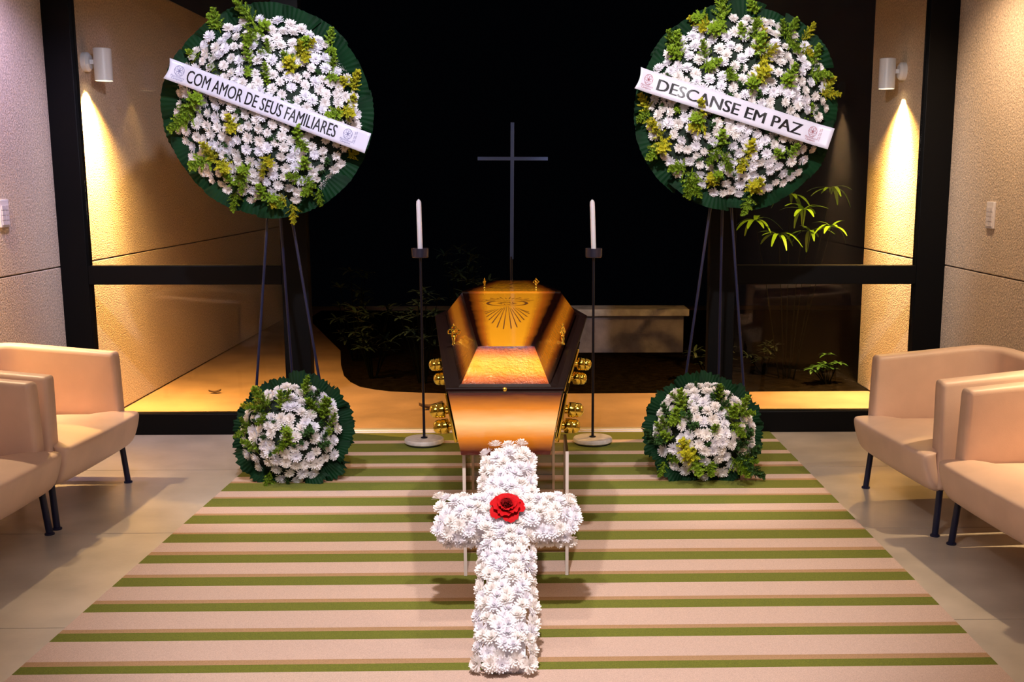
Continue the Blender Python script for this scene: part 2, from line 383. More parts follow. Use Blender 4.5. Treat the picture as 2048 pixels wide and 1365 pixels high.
# switches
def keypad(y, z, x, sg, label):
    t = thing('wall_switch', label, 'switch', (x, y, z))
    o = MB().box((sg*.008, 0, 0), (.016, .115, .165)).obj('cover_plate', M['plastic'], t); bevel(o, .004, 3)
    for r in range(4):
        for c in (-1, 1):
            o = MB().box((sg*.018, c*.022, .035-r*.03), (.005, .040, .026)).obj('key', M['plastic_key'], t)
    return t
keypad(7.04, 1.54, XR, -1, 'white keypad switch on the right wall above the armchairs')
keypad(7.02, 1.545, XL, 1, 'white keypad switch on the left wall at the edge of the frame')

# ------------------------------------------------------------------ armchairs
def sweep_shell():
    """tub shell: back and both arms in one curved upholstered band; arm fronts at x=0, back at x=-.74"""
    hw, xb, r, T = .424, -.70, .20, .050
    path = []
    for k in range(10): path.append((0-(.50)*k/9*1.0, -hw))
    for k in range(1, 9):
        a = -pi/2-k/8*pi/2; path.append((xb+r+r*cos(a), -hw+r+r*sin(a)))
    for k in range(1, 10): path.append((xb, -hw+r+(2*hw-2*r)*k/10))
    for k in range(0, 9):
        a = pi-k/8*pi/2; path.append((xb+r+r*cos(a), hw-r+r*sin(a)))
    for k in range(1, 10): path.append((-.50+.50*k/9, hw))
    N = len(path); sec = []
    zt = lambda x: .785+.05*min(1, max(0, -x/.6)); zb = .235
    # rounded-rectangle section (offset across, height fraction)
    cr = .030
    prof = []
    for cxx, sgn0 in ((1, 1),):
        pass
    def section(T, z0, z1):
        pts = []
        for (cx_, cz_, a0) in ((T-cr, z1-cr, 0), (-(T-cr), z1-cr, pi/2), (-(T-cr), z0+cr, pi), (T-cr, z0+cr, 3*pi/2)):
            for k in range(5):
                a = a0+k/4*pi/2; pts.append((cx_+cr*cos(a), cz_+cr*sin(a)))
        return pts
    mb = MB()
    ns = 20
    for i, (x, y) in enumerate(path):
        p0 = path[max(i-1, 0)]; p1 = path[min(i+1, N-1)]
        tx, ty = p1[0]-p0[0], p1[1]-p0[1]; L = hypot(tx, ty); nx, ny = ty/L, -tx/L     # outward normal
        f = min(i, N-1-i)
        for (o_, z_) in section(T, zb, zt(x)):
            h = (z_-zb)/.56
            lean = .006*(1-h)*max(0, 1+x/.5)                 # arm fronts rake forward towards the floor
            out = .028*h*h-.005                               # sides lean out towards the top
            bul = .006*sin(pi*min(1, max(0, h)))
            q = (x+nx*(o_*(1+bul)+out)+lean, y+ny*(o_+out), z_)
            mb.v.append(q)
    for i in range(N-1):
        for j in range(ns):
            mb.f.append((i*ns+j, (i+1)*ns+j, (i+1)*ns+(j+1) % ns, i*ns+(j+1) % ns)); mb.mi.append(0)
    for e, sg in ((0, 1), (N-1, -1)):                         # rounded arm fronts
        ring = [e*ns+j for j in range(ns)]; base0 = ring
        cen = sum((Vector(mb.v[j]) for j in ring), Vector())/ns
        for st, (sc, dx) in enumerate(((.97, .010), (.86, .020), (.6, .026))):
            new = []
            for j in ring:
                v = Vector(mb.v[j]); c2 = Vector((v.x, cen.y, cen.z))
                yy = cen.y+(v.y-cen.y)*sc; zz = v.z+(cen.z-v.z)*(1-sc)*.12*(1 if st < 2 else 2.0)
                new.append(len(mb.v)); mb.v.append((v.x+dx, yy, zz))
            for j in range(ns):
                q = (base0[j], base0[(j+1) % ns], new[(j+1) % ns], new[j])
                mb.f.append(q if sg > 0 else q[::-1]); mb.mi.append(0)
            base0 = new
        mb.f.append(tuple(base0) if sg > 0 else tuple(base0[::-1])); mb.mi.append(0)
    return mb, path, zt
def armchair(label, loc, rz):
    t = thing('armchair', label, 'armchair', loc, rz, 'beige leather armchairs along the side walls')
    mb, path, zt = sweep_shell()
    mb.obj('back_shell', M['leather'], t, ang=70)
    # seat cushion
    n, m_ = 24, 14; se = MB()
    def P(u, v, top):
        # u -1..1 across, v 0..1 back to front
        x = -.66+.79*v
        w = .395 if x < -.01 else .395+.095*min(1, (x+.01)/.03)
        return x, u*w
    outline = [(-.64, -.36), (-.03, -.36), (-.0, -.365), (.035, -.455), (.06, -.470), (.120, -.474), (.138, -.44), (.146, -.2), (.148, 0), (.146, .2), (.138, .44), (.120, .474), (.06, .470), (.035, .455), (0, .365), (-.03, .36), (-.64, .36)]
    outline = [(a*1 if a < 0 else a*.85, b) for a, b in outline]
    levels = [(.222, .88, -.070), (.228, .96, -.055), (.26, 1.0, -.035), (.34, 1.0, -.008), (.400, 1.0, .004), (.422, .995, .004), (.430, .965, -.006), (.444, .80, -.03), (.455, .5, 0), (.458, .15, 0)]
    cx = -.2
    for z, s_, dx in levels:
        for (a, b) in outline:
            fr_ = 1 if a > -.1 else 0
            se.v.append((cx+(a-cx)*s_+dx*fr_, b*s_, z-(.012 if a < -.3 and z > .43 else 0)))
    K = len(outline)
    for l in range(len(levels)-1):
        for j in range(K):
            se.f.append((l*K+j, l*K+(j+1) % K, (l+1)*K+(j+1) % K, (l+1)*K+j)); se.mi.append(0)
    se.f.append(tuple(range(K))[::-1]); se.f.append(tuple((len(levels)-1)*K+j for j in range(K))); se.mi += [0, 0]
    so = se.obj('seat', M['leather'], t, ang=75)
    ss = so.modifiers.new('sub', 'SUBSURF'); ss.levels = 1; ss.render_levels = 2
    # seams where the arms meet the back
    for sg in (-1, 1):
        x, y = -.515, sg*.370
        MB().tube([(x, y+sg*(.0), .46), (x, y+sg*.006, .60), (x, y+sg*.018, .80), (x, y+sg*.03, .826)], .0035, 6).obj('seam', M['piping'], t)
    for (x, y, x2, y2) in ((-.0, .44, .02, .455), (0, -.44, .02, -.455), (-.58, .36, -.60, .39), (-.58, -.36, -.60, -.39)):
        lg = MB().tube([(x, y, .26), (x2, y2, .006)], .0165, 12)
        lg.lathe([(.024, 0), (.024, .008), (.017, .012)], (x2, y2, 0), 14)
        lg.obj('leg', M['navy'], t)
    MB().tube([(-.0, -.44, .235), (-.0, .44, .235)], .012, 8).tube([(-.58, -.35, .235), (-.58, .35, .235)], .012, 8).obj('under_frame', M['navy'], t)
    return t
ch = armchair('beige leather armchair by the left wall, farther of the left pair, by the window', (-2.425, 6.08, 0), radians(-2.6))
def place(label, loc, rz):
    c = copy_tree(ch); c['label'] = label; c.location = loc; c.rotation_euler = (0, 0, rz); return c
place('beige leather armchair by the left wall, nearer of the left pair, cut by the frame', (-2.468, 5.085, 0), radians(-2.6))
place('beige leather armchair by the right wall, farther of the right pair, by the window', (1.972, 5.865, 0), radians(185.5))
place('beige leather armchair by the right wall, nearer of the right pair, cut by the frame', (2.095, 4.83, 0), radians(185.5))

# ------------------------------------------------------------------ coffin
CX = -.127
cof = thing('coffin', 'lacquered amber wooden coffin with gold handles in the centre of the room', 'coffin', (0, 0, 0))
rim = lambda y: .87+.11*(min(y, 6.1)-4.75)
B0 = [(4.75, .243), (6.1, .40), (6.95, .26)]           # rim half widths
B1 = [(4.79, .192), (6.1, .30), (6.90, .20)]           # bottom half widths
Z1 = [.58, .735, .75]
def P3(h, y, z): return (CX+h, y, z)
bd = MB()
for s in (-1, 1):
    for i in (0, 1):
        a = P3(s*B1[i][1], B1[i][0], Z1[i]); b = P3(s*B1[i+1][1], B1[i+1][0], Z1[i+1])
        c = P3(s*B0[i+1][1], B0[i+1][0], rim(B0[i+1][0])); d = P3(s*B0[i][1], B0[i][0], rim(B0[i][0]))
        bd.quad(*( (a, b, c, d) if s > 0 else (b, a, d, c)), 6, 6)
bd.quad(P3(.20, 6.9, Z1[2]), P3(-.20, 6.9, Z1[2]), P3(-.26, 6.95, rim(7)), P3(.26, 6.95, rim(7)), 4, 4)
bd.quad(P3(-.192, 4.79, .58), P3(.192, 4.79, .58), P3(.30, 6.1, .735), P3(-.30, 6.1, .735)).quad(P3(-.30, 6.1, .735), P3(.30, 6.1, .735), P3(.2, 6.9, .75), P3(-.2, 6.9, .75))
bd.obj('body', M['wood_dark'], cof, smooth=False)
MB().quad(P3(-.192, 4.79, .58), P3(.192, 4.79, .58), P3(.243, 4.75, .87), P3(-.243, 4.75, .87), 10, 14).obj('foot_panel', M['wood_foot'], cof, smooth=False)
# moulding ledge all round
led = MB()
ring = [(-.25, 4.742), (.25, 4.742), (.408, 6.1), (.268, 6.958), (-.268, 6.958), (-.408, 6.1)]
n0 = 6
for k, (g, dz) in enumerate(((0, .0), (0, .010), (-.006, .014), (-.10, .015))):
    for h, y in ring: led.v.append((CX+h*(1+g), y+(5.9-y)*(-g)*.4, rim(y)+dz))
for k in range(3):
    for j in range(6): led.f.append((k*6+j, k*6+(j+1) % 6, (k+1)*6+(j+1) % 6, (k+1)*6+j)); led.mi.append(0)
led.f.append(tuple(18+j for j in range(6))); led.mi.append(0)
led.obj('ledge', M['wood_dark'], cof, smooth=False)
MB().quad((CX-.20, 4.757, .880), (CX+.20, 4.757, .880), (CX+.19, 4.785, .893), (CX-.19, 4.785, .893)).obj('lid_bead', M['wood_dark'], cof)
# lid
zl = lambda y: rim(y)+.024
T0 = [(4.78, .190), (6.1, .35), (6.90, .21)]
T1 = [(5.0, .125, 1.024), (6.25, .27, 1.142), (6.86, .13, 1.150)]
lid = bpy.data.objects.new('lid', None); lid.empty_display_size = .1; COL.objects.link(lid); lid.parent = cof
zb0 = [.886, 1.044, 1.052]
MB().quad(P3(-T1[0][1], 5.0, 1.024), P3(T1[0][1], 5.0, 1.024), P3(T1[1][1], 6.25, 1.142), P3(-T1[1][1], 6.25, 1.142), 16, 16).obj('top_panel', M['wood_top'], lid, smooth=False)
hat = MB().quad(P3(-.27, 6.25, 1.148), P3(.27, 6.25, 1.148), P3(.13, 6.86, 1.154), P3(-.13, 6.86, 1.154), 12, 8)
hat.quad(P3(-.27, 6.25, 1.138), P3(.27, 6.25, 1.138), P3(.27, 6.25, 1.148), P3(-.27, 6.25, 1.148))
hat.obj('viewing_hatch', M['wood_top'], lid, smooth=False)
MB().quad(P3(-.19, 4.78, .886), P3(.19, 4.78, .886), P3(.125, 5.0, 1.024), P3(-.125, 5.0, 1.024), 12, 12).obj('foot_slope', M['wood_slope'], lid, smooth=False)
MB().quad(P3(.21, 6.9, 1.06), P3(-.21, 6.9, 1.06), P3(-.13, 6.86, 1.15), P3(.13, 6.86, 1.15), 4, 4).obj('head_slope', M['wood_dark'], lid, smooth=False)
for s in (-1, 1):
    sd = MB()
    for i in (0, 1):
        a = P3(s*T0[i][1], T0[i][0], zb0[i]); b = P3(s*T0[i+1][1], T0[i+1][0], zb0[i+1])
        c = P3(s*T1[i+1][1], T1[i+1][0], T1[i+1][2]); d = P3(s*T1[i][1], T1[i][0], T1[i][2])
        if s > 0: sd.quad(a, d, c, b, 10, 10)
        else: sd.quad(d, a, b, c, 10, 10)
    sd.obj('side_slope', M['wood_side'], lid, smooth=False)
# engraved sunburst (thin inlaid lines lying in the lid)
zt_ = lambda y: 1.0255+.0944*(y-5.0)
ends = [(-.252, 5.723), (-.245, 5.686), (-.238, 5.614), (-.223, 5.544), (-.206, 5.468), (-.179, 5.375), (-.148, 5.342), (-.111, 5.348), (-.084, 5.381), (-.068, 5.488), (-.052, 5.542), (-.037, 5.613), (-.027, 5.685), (-.03, 5.729)]
starts = [(-.214, 5.782), (-.198, 5.79), (-.183, 5.805), (-.168, 5.82), (-.159, 5.835), (-.152, 5.851), (-.144, 5.858), (-.136, 5.858), (-.129, 5.835), (-.121, 5.82), (-.112, 5.835), (-.100, 5.827), (-.088, 5.820), (-.074, 5.789)]
en = MB()
def stroke(a, b, w0, w1, zf=zt_):
    a = Vector(a); b = Vector(b); d = (b-a).normalized(); n = Vector((-d.y, d.x))*1.6
    q = [a-n*w0, b-n*w1, b+n*w1, a+n*w0]; i = len(en.v)
    for p in q: en.v.append((p.x, p.y, zf(p.y)))
    f = (i, i+1, i+2, i+3)
    u = (Vector(en.v[i+1])-Vector(en.v[i])).cross(Vector(en.v[i+2])-Vector(en.v[i]))
    en.f.append(f if u.z > 0 else f[::-1]); en.mi.append(0)
for a, b in zip(starts, ends): stroke(a, b, .0006, .0017)
for s, (rx, ry, w_) in enumerate(((.104, .070, .0022), (.096, .060, .0010), (.034, .022, .0012))):
    pts = [(CX-.017+rx*cos(2*pi*k/40), 5.945+ry*sin(2*pi*k/40)) for k in range(41)]
    for k in range(40):
        ww = w_*(.25+1.5*abs(cos(2*pi*(k+.5)/40))**3) if s == 0 else w_*.6
        stroke(pts[k], pts[k+1], ww, ww)
for k in range(16):
    a = pi*(k+.5)/16; r0, r1 = .75, 1.1+.25*(k % 2)
    c = (CX-.017, 5.99)
    stroke((c[0]+.10*r0*cos(a), c[1]+.09*r0*sin(a)), (c[0]+.10*r1*cos(a)*1.1, c[1]+.09*r1*sin(a)), .0008, .0014)
for k in range(14):
    a = 2*pi*k/14; c = (CX-.017, 5.945)
    stroke((c[0]+.028*cos(a), c[1]+.02*sin(a)), (c[0]+.052*cos(a+.5), c[1]+.036*sin(a+.5)), .0007, .0012)
en.obj('engraving', M['engrave'], lid, smooth=False)
en = MB(); zh = lambda y: 1.1487+(y-6.25)*.0098
for k in range(12): x = CX-.20+.40*k/11; stroke((x-.006, 6.31), (x+.006, 6.31), .004, .004, zh)
for a, b in (((-.17, 6.40), (.15, 6.40)), ((-.15, 6.43), (-.02, 6.43)), ((.03, 6.43), (.14, 6.43)), ((-.10, 6.49), (-.13, 6.43)), ((-.03, 6.50), (.0, 6.43)), ((-.08, 6.56), (-.05, 6.58)), ((.05, 6.56), (.09, 6.58)), ((-.02, 6.60), (.0, 6.66)), ((-.09, 6.66), (.05, 6.66)), ((.02, 6.50), (.1, 6.5)), ((-.06, 6.75), (.06, 6.75))):
    stroke((CX+a[0], a[1]), (CX+b[0], b[1]), .0018, .003, zh)
en.obj('hatch_engraving', M['engrave'], lid, smooth=False)
# gold fittings
def ornament(h, y, z, sc=1.0, rz=0):
    mb = MB(); R = .017*sc
    for k in range(4):
        a = k*pi/2+pi/4*0
        c = Vector((R*1.05*cos(a), 0, .062*sc+R*1.05*sin(a)))
        mb.tube([c+Vector((R*.62*cos(q), 0, R*.62*sin(q))) for q in [2*pi*i/12 for i in range(12)]], .0045*sc, 6, closed=True)
    mb.ball((0, 0, .062*sc), .007*sc, 8).ball((0, 0, .062*sc+2.1*R), .005*sc, 8)
    mb.tube([(0, 0, 0), (0, 0, .015*sc), (0, 0, .03*sc), (0, 0, .045*sc)], [.012*sc, .006*sc, .010*sc, .004*sc], 10)
    me = mb.mesh('lid_clasp', M['gold'])
    o = link('lid_clasp', me, cof, (CX+h, y, z)); o.rotation_euler = (0, 0, rz); return o
ornament(-.262, 5.45, rim(5.45)+.02, 1.0, .1); ornament(.262, 5.45, rim(5.45)+.02, 1.0, 1.2)
ornament(-.155, 6.42, 1.150, .55, 1.2); ornament(.135, 6.42, 1.150, .55, .1)
for h, y, z in ((-.37, 6.02, rim(6.02)-.02), (.375, 6.02, rim(6.02)-.02), (.0-.0, 4.742, .877)):
    MB().ball((CX+h, y, z), .010, 10).obj('screw_cap', M['gold'], cof)
side_half = lambda y, z: (lambda t, f: (B1[0][1]+(B1[1][1]-B1[0][1])*t)*(1-f)+(B0[0][1]+(B0[1][1]-B0[0][1])*t)*f)((y-4.77)/1.33, (z-(.58+.155*(y-4.77)/1.33))/(.29))
for s in (-1, 1):
    for y0 in (4.98, 5.78):
        zc = .70+.10*(y0-5.0)
        pl = MB()
        za, zb_ = zc-.10, zc+.105
        ha, hb = side_half(y0, za)+.006, side_half(y0, zb_)+.006
        ha2, hb2 = side_half(y0+.22, za+.02)+.006, side_half(y0+.22, zb_+.02)+.006
        tt = .012
        pts = [(ha, y0, za), (ha2, y0+.22, za+.02), (hb2, y0+.22, zb_+.02), (hb, y0, zb_)]
        i = len(pl.v)
        for off in (0, tt):
            for h, y, z in pts: pl.v.append((CX+s*(h+off), y, z))
        fs = [(0, 1, 2, 3), (7, 6, 5, 4), (0, 4, 5, 1), (1, 5, 6, 2), (2, 6, 7, 3), (3, 7, 4, 0)]
        for q in fs: pl.f.append(q if s > 0 else q[::-1]); pl.mi.append(0)
        pl.tube([(CX+s*(ha+tt), y0+.004, za-.006), (CX+s*(hb+tt), y0+.004, zb_+.012)], .009, 8)
        po = pl.obj('handle_plate', M['gold'], cof, ang=30); bevel(po, .003)
        for dz in (.038, -.036):
            z = zc+dz; yk = y0+.035; hx = side_half(yk, z)+.012
            hb_ = MB().lathe([(.019, 0), (.019, .022), (.032, .026), (.034, .030), (.034, .056), (.031, .060), (.033, .068), (.030, .082), (.018, .093), (.001, .097)], (CX+s*hx, yk, z), 20, axis=(s, 0, -.08))
            hb_.obj('handle_knob', M['gold'], cof)

# acrylic stands under the coffin
def stand(y0, zt1, label, x0, x1, dep):
    t = thing('acrylic_stand', label, 'stand', (0, 0, 0))
    def pane(c, d, n='panel'):
        o = MB().box(c, d).obj(n, M['acrylic'], t, smooth=False)
    th = .012
    pane((x0+th/2, y0+dep/2, zt1/2+.004), (th, dep, zt1-.008)); pane((x1-th/2, y0+dep/2, zt1/2+.004), (th, dep, zt1-.008))
    pane(((x0+x1)/2, y0+dep-th/2, zt1/2+.004), (x1-x0-2*th-.002, th, zt1-.008))
    for x in (x0+th/2, x1-th/2):
        MB().box((x, y0-.002, zt1/2+.005), (.014, .003, zt1-.010)).obj('edge', M['acrylic_edge'], t, smooth=False)
    MB().box((x1-th/2, y0+dep+.002, zt1/2+.005), (.014, .003, zt1-.010)).obj('edge', M['acrylic_edge'], t, smooth=False)
    return t
stand(4.86, .578, 'clear acrylic stand under the foot end of the coffin, behind the floral cross', -.318, .146, .34)
stand(6.30, .728, 'clear acrylic stand under the head end of the coffin', -.36, .11, .34)

# ------------------------------------------------------------------ candlesticks, candles, metal cross
def candlestick(x, y, lab1, lab2, tilt):
    t = thing('candlestick', lab1, 'candlestick', (x, y, 0), 0)
    b = RT if y < 7.6 else 0
    MB().lathe([(.118, b), (.122, b+.003), (.122, b+.010)], n=40).obj('rubber_foot', M['rubber'], t)
    MB().lathe([(.125, b+.010), (.131, b+.016), (.131, b+.034), (.126, b+.041), (.001, b+.043)], n=48).obj('base', M['marble'], t)
    MB().lathe([(.022, b+.042), (.022, b+.048), (.009, b+.052), (.008, 1.25), (.008, 1.26)], n=16).obj('rod', M['rod'], t)
    MB().lathe([(.001, 1.252), (.050, 1.252), (.055, 1.257), (.057, 1.312), (.052, 1.312), (.050, 1.290), (.001, 1.288)], n=36).obj('cup', M['cup'], t)
    c = MB().lathe([(.0165, 0), (.0165, .31), (.015, .322), (.006, .335), (.001, .337)], n=20).obj('candle', M['wax'], None, (x, y, 1.2895))
    c.rotation_euler = (0, tilt, 0); c['label'] = lab2; c['category'] = 'candle'
    w_ = MB().tube([(0, 0, .333), (.001, 0, .345)], .0015, 6).obj('wick', M['rod'], c)
    return t
candlestick(-.741, 7.45, 'tall dark metal candlestick with round pale base left of the coffin', 'white unlit candle standing in the left candlestick', -.012)
candlestick(.386, 7.455, 'tall dark metal candlestick with round pale base right of the coffin', 'white unlit candle in the right candlestick, tilted slightly left', -.035)
t = thing('standing_cross', 'tall thin blue-grey metal cross standing behind the coffin', 'cross', (-.148, 7.28, 0))
MB().lathe([(.14, RT), (.14, RT+.02), (.001, RT+.022)], n=32).obj('base', M['rod'], t)
MB().lathe([(.0085, RT+.02), (.0085, 1.27)], n=12).obj('rod', M['rod'], t)
c = MB().box((0, 0, 1.678), (.023, .012, .85)).obj('upright', M['steel_cross'], t); c.rotation_euler = (0, .012, 0); c.location = (-.012, 0, 0); bevel(c, .001)
c = MB().box((.014, -.0005, 1.881), (.44, .0125, .022)).obj('arm', M['steel_cross'], t); c.rotation_euler = (0, .0, 0); bevel(c, .001)

# ------------------------------------------------------------------ flowers
def flower_mesh(name, seed, R=.040, dense=1.0, m=None, flat=1.0):
    r = random.Random(seed); mb = MB()
    layers = [(15, 1.0, 5), (15, .93, 22), (13, .80, 40), (10, .62, 57), (6, .42, 72)]
    for li, (n, L, el) in enumerate(layers):
        for k in range(n):
            a = 2*pi*(k+.5*(li % 2))/n+r.uniform(-.12, .12); e = radians(el*flat+r.uniform(-7, 7))
            ln = R*L*r.uniform(.88, 1.1); w_ = R*.118*r.uniform(.9, 1.15)
            d = Vector((cos(a)*cos(e), sin(a)*cos(e), sin(e))); sd = Vector((-sin(a), cos(a), 0)); nn = sd.cross(d)*-1
            o0 = Vector((0, 0, .004+.002*li)); i = len(mb.v)
            for f_, ww, cur in ((.08, .5, 0), (.55, 1.0, .02), (.9, .85, .10), (1.0, .3, .16)):
                c = o0+d*ln*f_+nn*ln*cur
                cup = nn*w_*.45
                mb.v += [tuple(c-sd*w_*ww+cup*ww), tuple(c+sd*w_*ww+cup*ww)]
            for q in range(3): mb.f.append((i+2*q, i+2*q+1, i+2*q+3, i+2*q+2)); mb.mi.append(0)
    i = len(mb.v)
    mb.ball((0, 0, .010), .0045, 6); 
    for q in range(len(mb.f)-len(mb.f)+0, 0): pass
    for j in range(len(mb.f)):
        if min(mb.f[j]) >= i: mb.mi[j] = 1
    return mb.mesh(name, [m or M['petal'], M['heart']], smooth=True, ang=60)
FL = [flower_mesh('chrysanthemum', s, m=M['petal'] if s % 2 else M['petal2']) for s in range(4)]
FL += [flower_mesh('chrysanthemum', 11, R=.034, m=M['petal2'])]
def sprig_mesh(name, seed, H=.10, W=.036, nn=150):
    r = random.Random(seed); mb = MB()
    mb.tube([(0, 0, 0), (.002, 0, H*.5), (0, .002, H)], [.0016, .0012, .0006], 4)
    nb = 20
    for k in range(nb):
        f_ = .12+.86*k/nb; a = k*2.4; z = H*f_; L = W*(1.15-f_)*r.uniform(.85, 1.15)+.006
        el = radians(30+25*f_); d = Vector((cos(a)*cos(el), sin(a)*cos(el), sin(el)))
        for q in range(8):
            g = (q+1)/8; c = Vector((0, 0, z))+d*L*g
            for s in range(6):
                aa = r.uniform(0, 2*pi); l2 = .0120*(1.15-g*.6)
                d2 = (d*.6+Vector((cos(aa), sin(aa), r.uniform(-.2, .8)))*.8).normalized(); sd = d2.cross(Vector((.3, .2, 1))).normalized()*l2*.17
                i = len(mb.v); mb.v += [tuple(c), tuple(c+d2*l2*.5+sd), tuple(c+d2*l2), tuple(c+d2*l2*.5-sd)]
                mb.f.append((i, i+1, i+2, i+3)); mb.mi.append(0)
    return mb
SPR = {}
for key in ('sprig', 'sprig_yellow', 'sprig_dark'):
    SPR[key] = [sprig_mesh('fern_sprig', s).mesh('fern_sprig', M[key], smooth=False) for s in (1, 2)]
def fan_leaf_mesh(seed, W=.115, L=.22, rag=0):
    """broad pleated leaf: base at origin, grows along +x, faces +z"""
    r = random.Random(seed); mb = MB(); n, m_ = 16, 5
    for a in range(n+1):
        t_ = -1+2*a/n
        for b in range(m_+1):
            f_ = .12+.88*b/m_
            ang = t_*.60; rr = L*f_*(1-.03*abs(t_)**3)/cos(ang)**.72*(1+.012*(a % 2)*(b/m_)+(.010+rag*(b/m_)**3)*r.uniform(-1, 1))
            mb.v.append((rr*cos(ang), rr*sin(ang)*W/.115*.85, .0028*(a % 2)*f_-.05*f_*f_*abs(t_)**2*L*2+.018*sin(f_*2.2)))
    for a in range(n):
        for b in range(m_):
            i = a*(m_+1)+b; mb.f.append((i, i+1, i+m_+2, i+m_+1)[::-1]); mb.mi.append(0)
    return mb.mesh('leaf', M['leaf'], smooth=False)
LEAF = [fan_leaf_mesh(s) for s in range(3)]
LEAFR = [fan_leaf_mesh(s+5, .095, .22, .07) for s in range(3)]
def orient(p, n, spin, sc=1.0):
    n = Vector(n).normalized(); q = n.to_track_quat('Z', 'Y').to_matrix().to_4x4()
    return Matrix.Translation(Vector(p)) @ q @ Matrix.Rotation(spin, 4, 'Z') @ Matrix.Scale(sc, 4)
def put(name, me, parent, mx):
    o = bpy.data.objects.new(name, me); COL.objects.link(o); o.parent = parent; o.matrix_local = mx; return o

def dome(R, Rz, hgt, surf_m, parent, name='foliage_pad', sc=.97):
    mb = MB(); n, m_ = 40, 10
    for b in range(m_+1):
        f_ = b/m_
        for a in range(n):
            t_ = 2*pi*a/n; mb.v.append((R*sc*f_*cos(t_), -hgt*(1-f_**2.4), Rz*sc*f_*sin(t_)))
    for b in range(m_):
        for a in range(n):
            mb.f.append((b*n+a, b*n+(a+1) % n, (b+1)*n+(a+1) % n, (b+1)*n+a)); mb.mi.append(0)
    i = len(mb.v); mb.v.append((0, .03, 0))
    for a in range(n):
        mb.f.append((m_*n+a, m_*n+(a+1) % n, i)); mb.mi.append(0)
    return mb.obj(name, M[surf_m], parent, ang=80)

def arrangement(t, R, Rz, hgt, sprigs, step, leaves, leafR, seed, fsc=1.0, jitter=.012, cut=None, leaf_sc=1.0, rib=None, lf=None):
    """t: empty in whose frame -y is the front; x across, z up"""
    r = random.Random(seed)
    dome(R, Rz, hgt, 'moss', t)
    def surf(x, z):
        f_ = min(1, hypot(x/R, z/Rz)); y = -hgt*(1-f_**2.4)
        n = Vector((x/R*1.1*hgt/.12*.62, -1+f_*.25, z/Rz*1.1*hgt/.12*.62)); return Vector((x, y, z)), n
    for (x, z, kind, sz) in sprigs:
        for k in range(3 if sz > 1.1 else 2):
            px, pz = x+r.uniform(-.018, .018)*sz, z+r.uniform(-.022, .022)*sz
            p, n = surf(px, pz); n = n.normalized()
            if rib and abs((pz-rib[1])-rib[2]*(px-rib[0])) < .12: p = p+Vector((0, .07, 0))
            tilt = Vector((r.uniform(-1, 1), -.15, r.uniform(-1, 1)))
            if k == 0: tilt = Vector((0, 0, 1))*r.choice((1, 1, -1))
            put('fern_sprig', r.choice(SPR[kind if k < 2 else 'sprig']), t, orient(p+n*.012, n+tilt*1.1, r.uniform(0, 6), sz*r.uniform(1.0, 1.3)))
    pts = []
    tries = 0
    while tries < 9000:
        tries += 1
        a = r.uniform(0, 2*pi); q = sqrt(r.uniform(0, 1)); x, z = R*q*cos(a), Rz*q*sin(a)
        if cut and not cut(x, z): continue
        if any(hypot(x-p[0], z-p[1]) < step for p in pts): continue
        if any(hypot(x-s[0], z-s[1]) < .036*s[3] for s in sprigs): continue
        pts.append((x, z))
    for x, z in pts:
        p, n = surf(x, z)
        n = n.normalized()+Vector((r.uniform(-.35, .35), 0, r.uniform(-.35, .35)))
        put('chrysanthemum', r.choice(FL), t, orient(p-Vector((0, 1, 0))*r.uniform(.004, .004+jitter*2), n, r.uniform(0, 6), fsc*r.uniform(.85, 1.1)))
    for k in range(26):                                        # dark filler between the flowers
        a = r.uniform(0, 2*pi); q = sqrt(r.uniform(0, 1))*.95; p, n = surf(R*q*cos(a), Rz*q*sin(a))
        put('fern_sprig', r.choice(SPR['sprig_dark']), t, orient(p, n.normalized()+Vector((r.uniform(-1, 1), 0, r.uniform(-1, 1))), r.uniform(0, 6), r.uniform(.55, .75)))
    for k in range(leaves):
        a = 2*pi*k/leaves+r.uniform(-.03, .03)
        c = Vector((cos(a)*(leafR-.20*leaf_sc)*1.0, .012+.010*(k % 2), sin(a)*(leafR-.20*leaf_sc)*Rz/R))
        X = Vector((cos(a), r.uniform(-.25, .05), sin(a)*Rz/R)).normalized(); Z = Vector((0, -1, 0)); Z = (Z-X*Z.dot(X)).normalized(); Y = Z.cross(X)
        s = leaf_sc*r.uniform(.92, 1.08)
        mx = Matrix(((X.x, Y.x, Z.x, c.x), (X.y, Y.y, Z.y, c.y), (X.z, Y.z, Z.z, c.z), (0, 0, 0, 1))) @ Matrix.Scale(s, 4)
        put('leaf', r.choice(lf or LEAF), t, mx)

def zsp(lst, x0, y0, k, cx, cy, wpx, R):
    out = []
    for it in lst:
        kind = it[2] if len(it) > 2 else 'sprig'; sz = it[3] if len(it) > 3 else 1.0
        out.append(((it[0]*k+x0-cx)/wpx*R, -(it[1]*k+y0-cy)/wpx*R, kind, sz))
    return out
k3 = 460/1395
SL = [(650, 190, 'sprig', 1.5), (420, 220, 'sprig', 1.1), (290, 390), (440, 450), (700, 520), (880, 430, 'sprig_yellow', 1.2), (900, 300, 'sprig_yellow', 1.2), (1060, 310, 'sprig', .9), (1060, 460), (1170, 530, 'sprig_yellow', 1.1), (1140, 670, 'sprig_yellow', 1.2), (240, 640, 'sprig', 1.5), (510, 760, 'sprig_yellow', 1.1), (370, 930, 'sprig_yellow', 1.5), (570, 990, 'sprig', 1.2), (690, 930, 'sprig_yellow', 1.1), (870, 850), (880, 1030, 'sprig', 1.2), (480, 1110, 'sprig', 1.1), (660, 1150, 'sprig', 1.2), (790, 1170, 'sprig_yellow', 1.1), (950, 1110, 'sprig', 1.1), (1130, 930, 'sprig_yellow', .9), (610, 420), (730, 330, 'sprig', .8)]
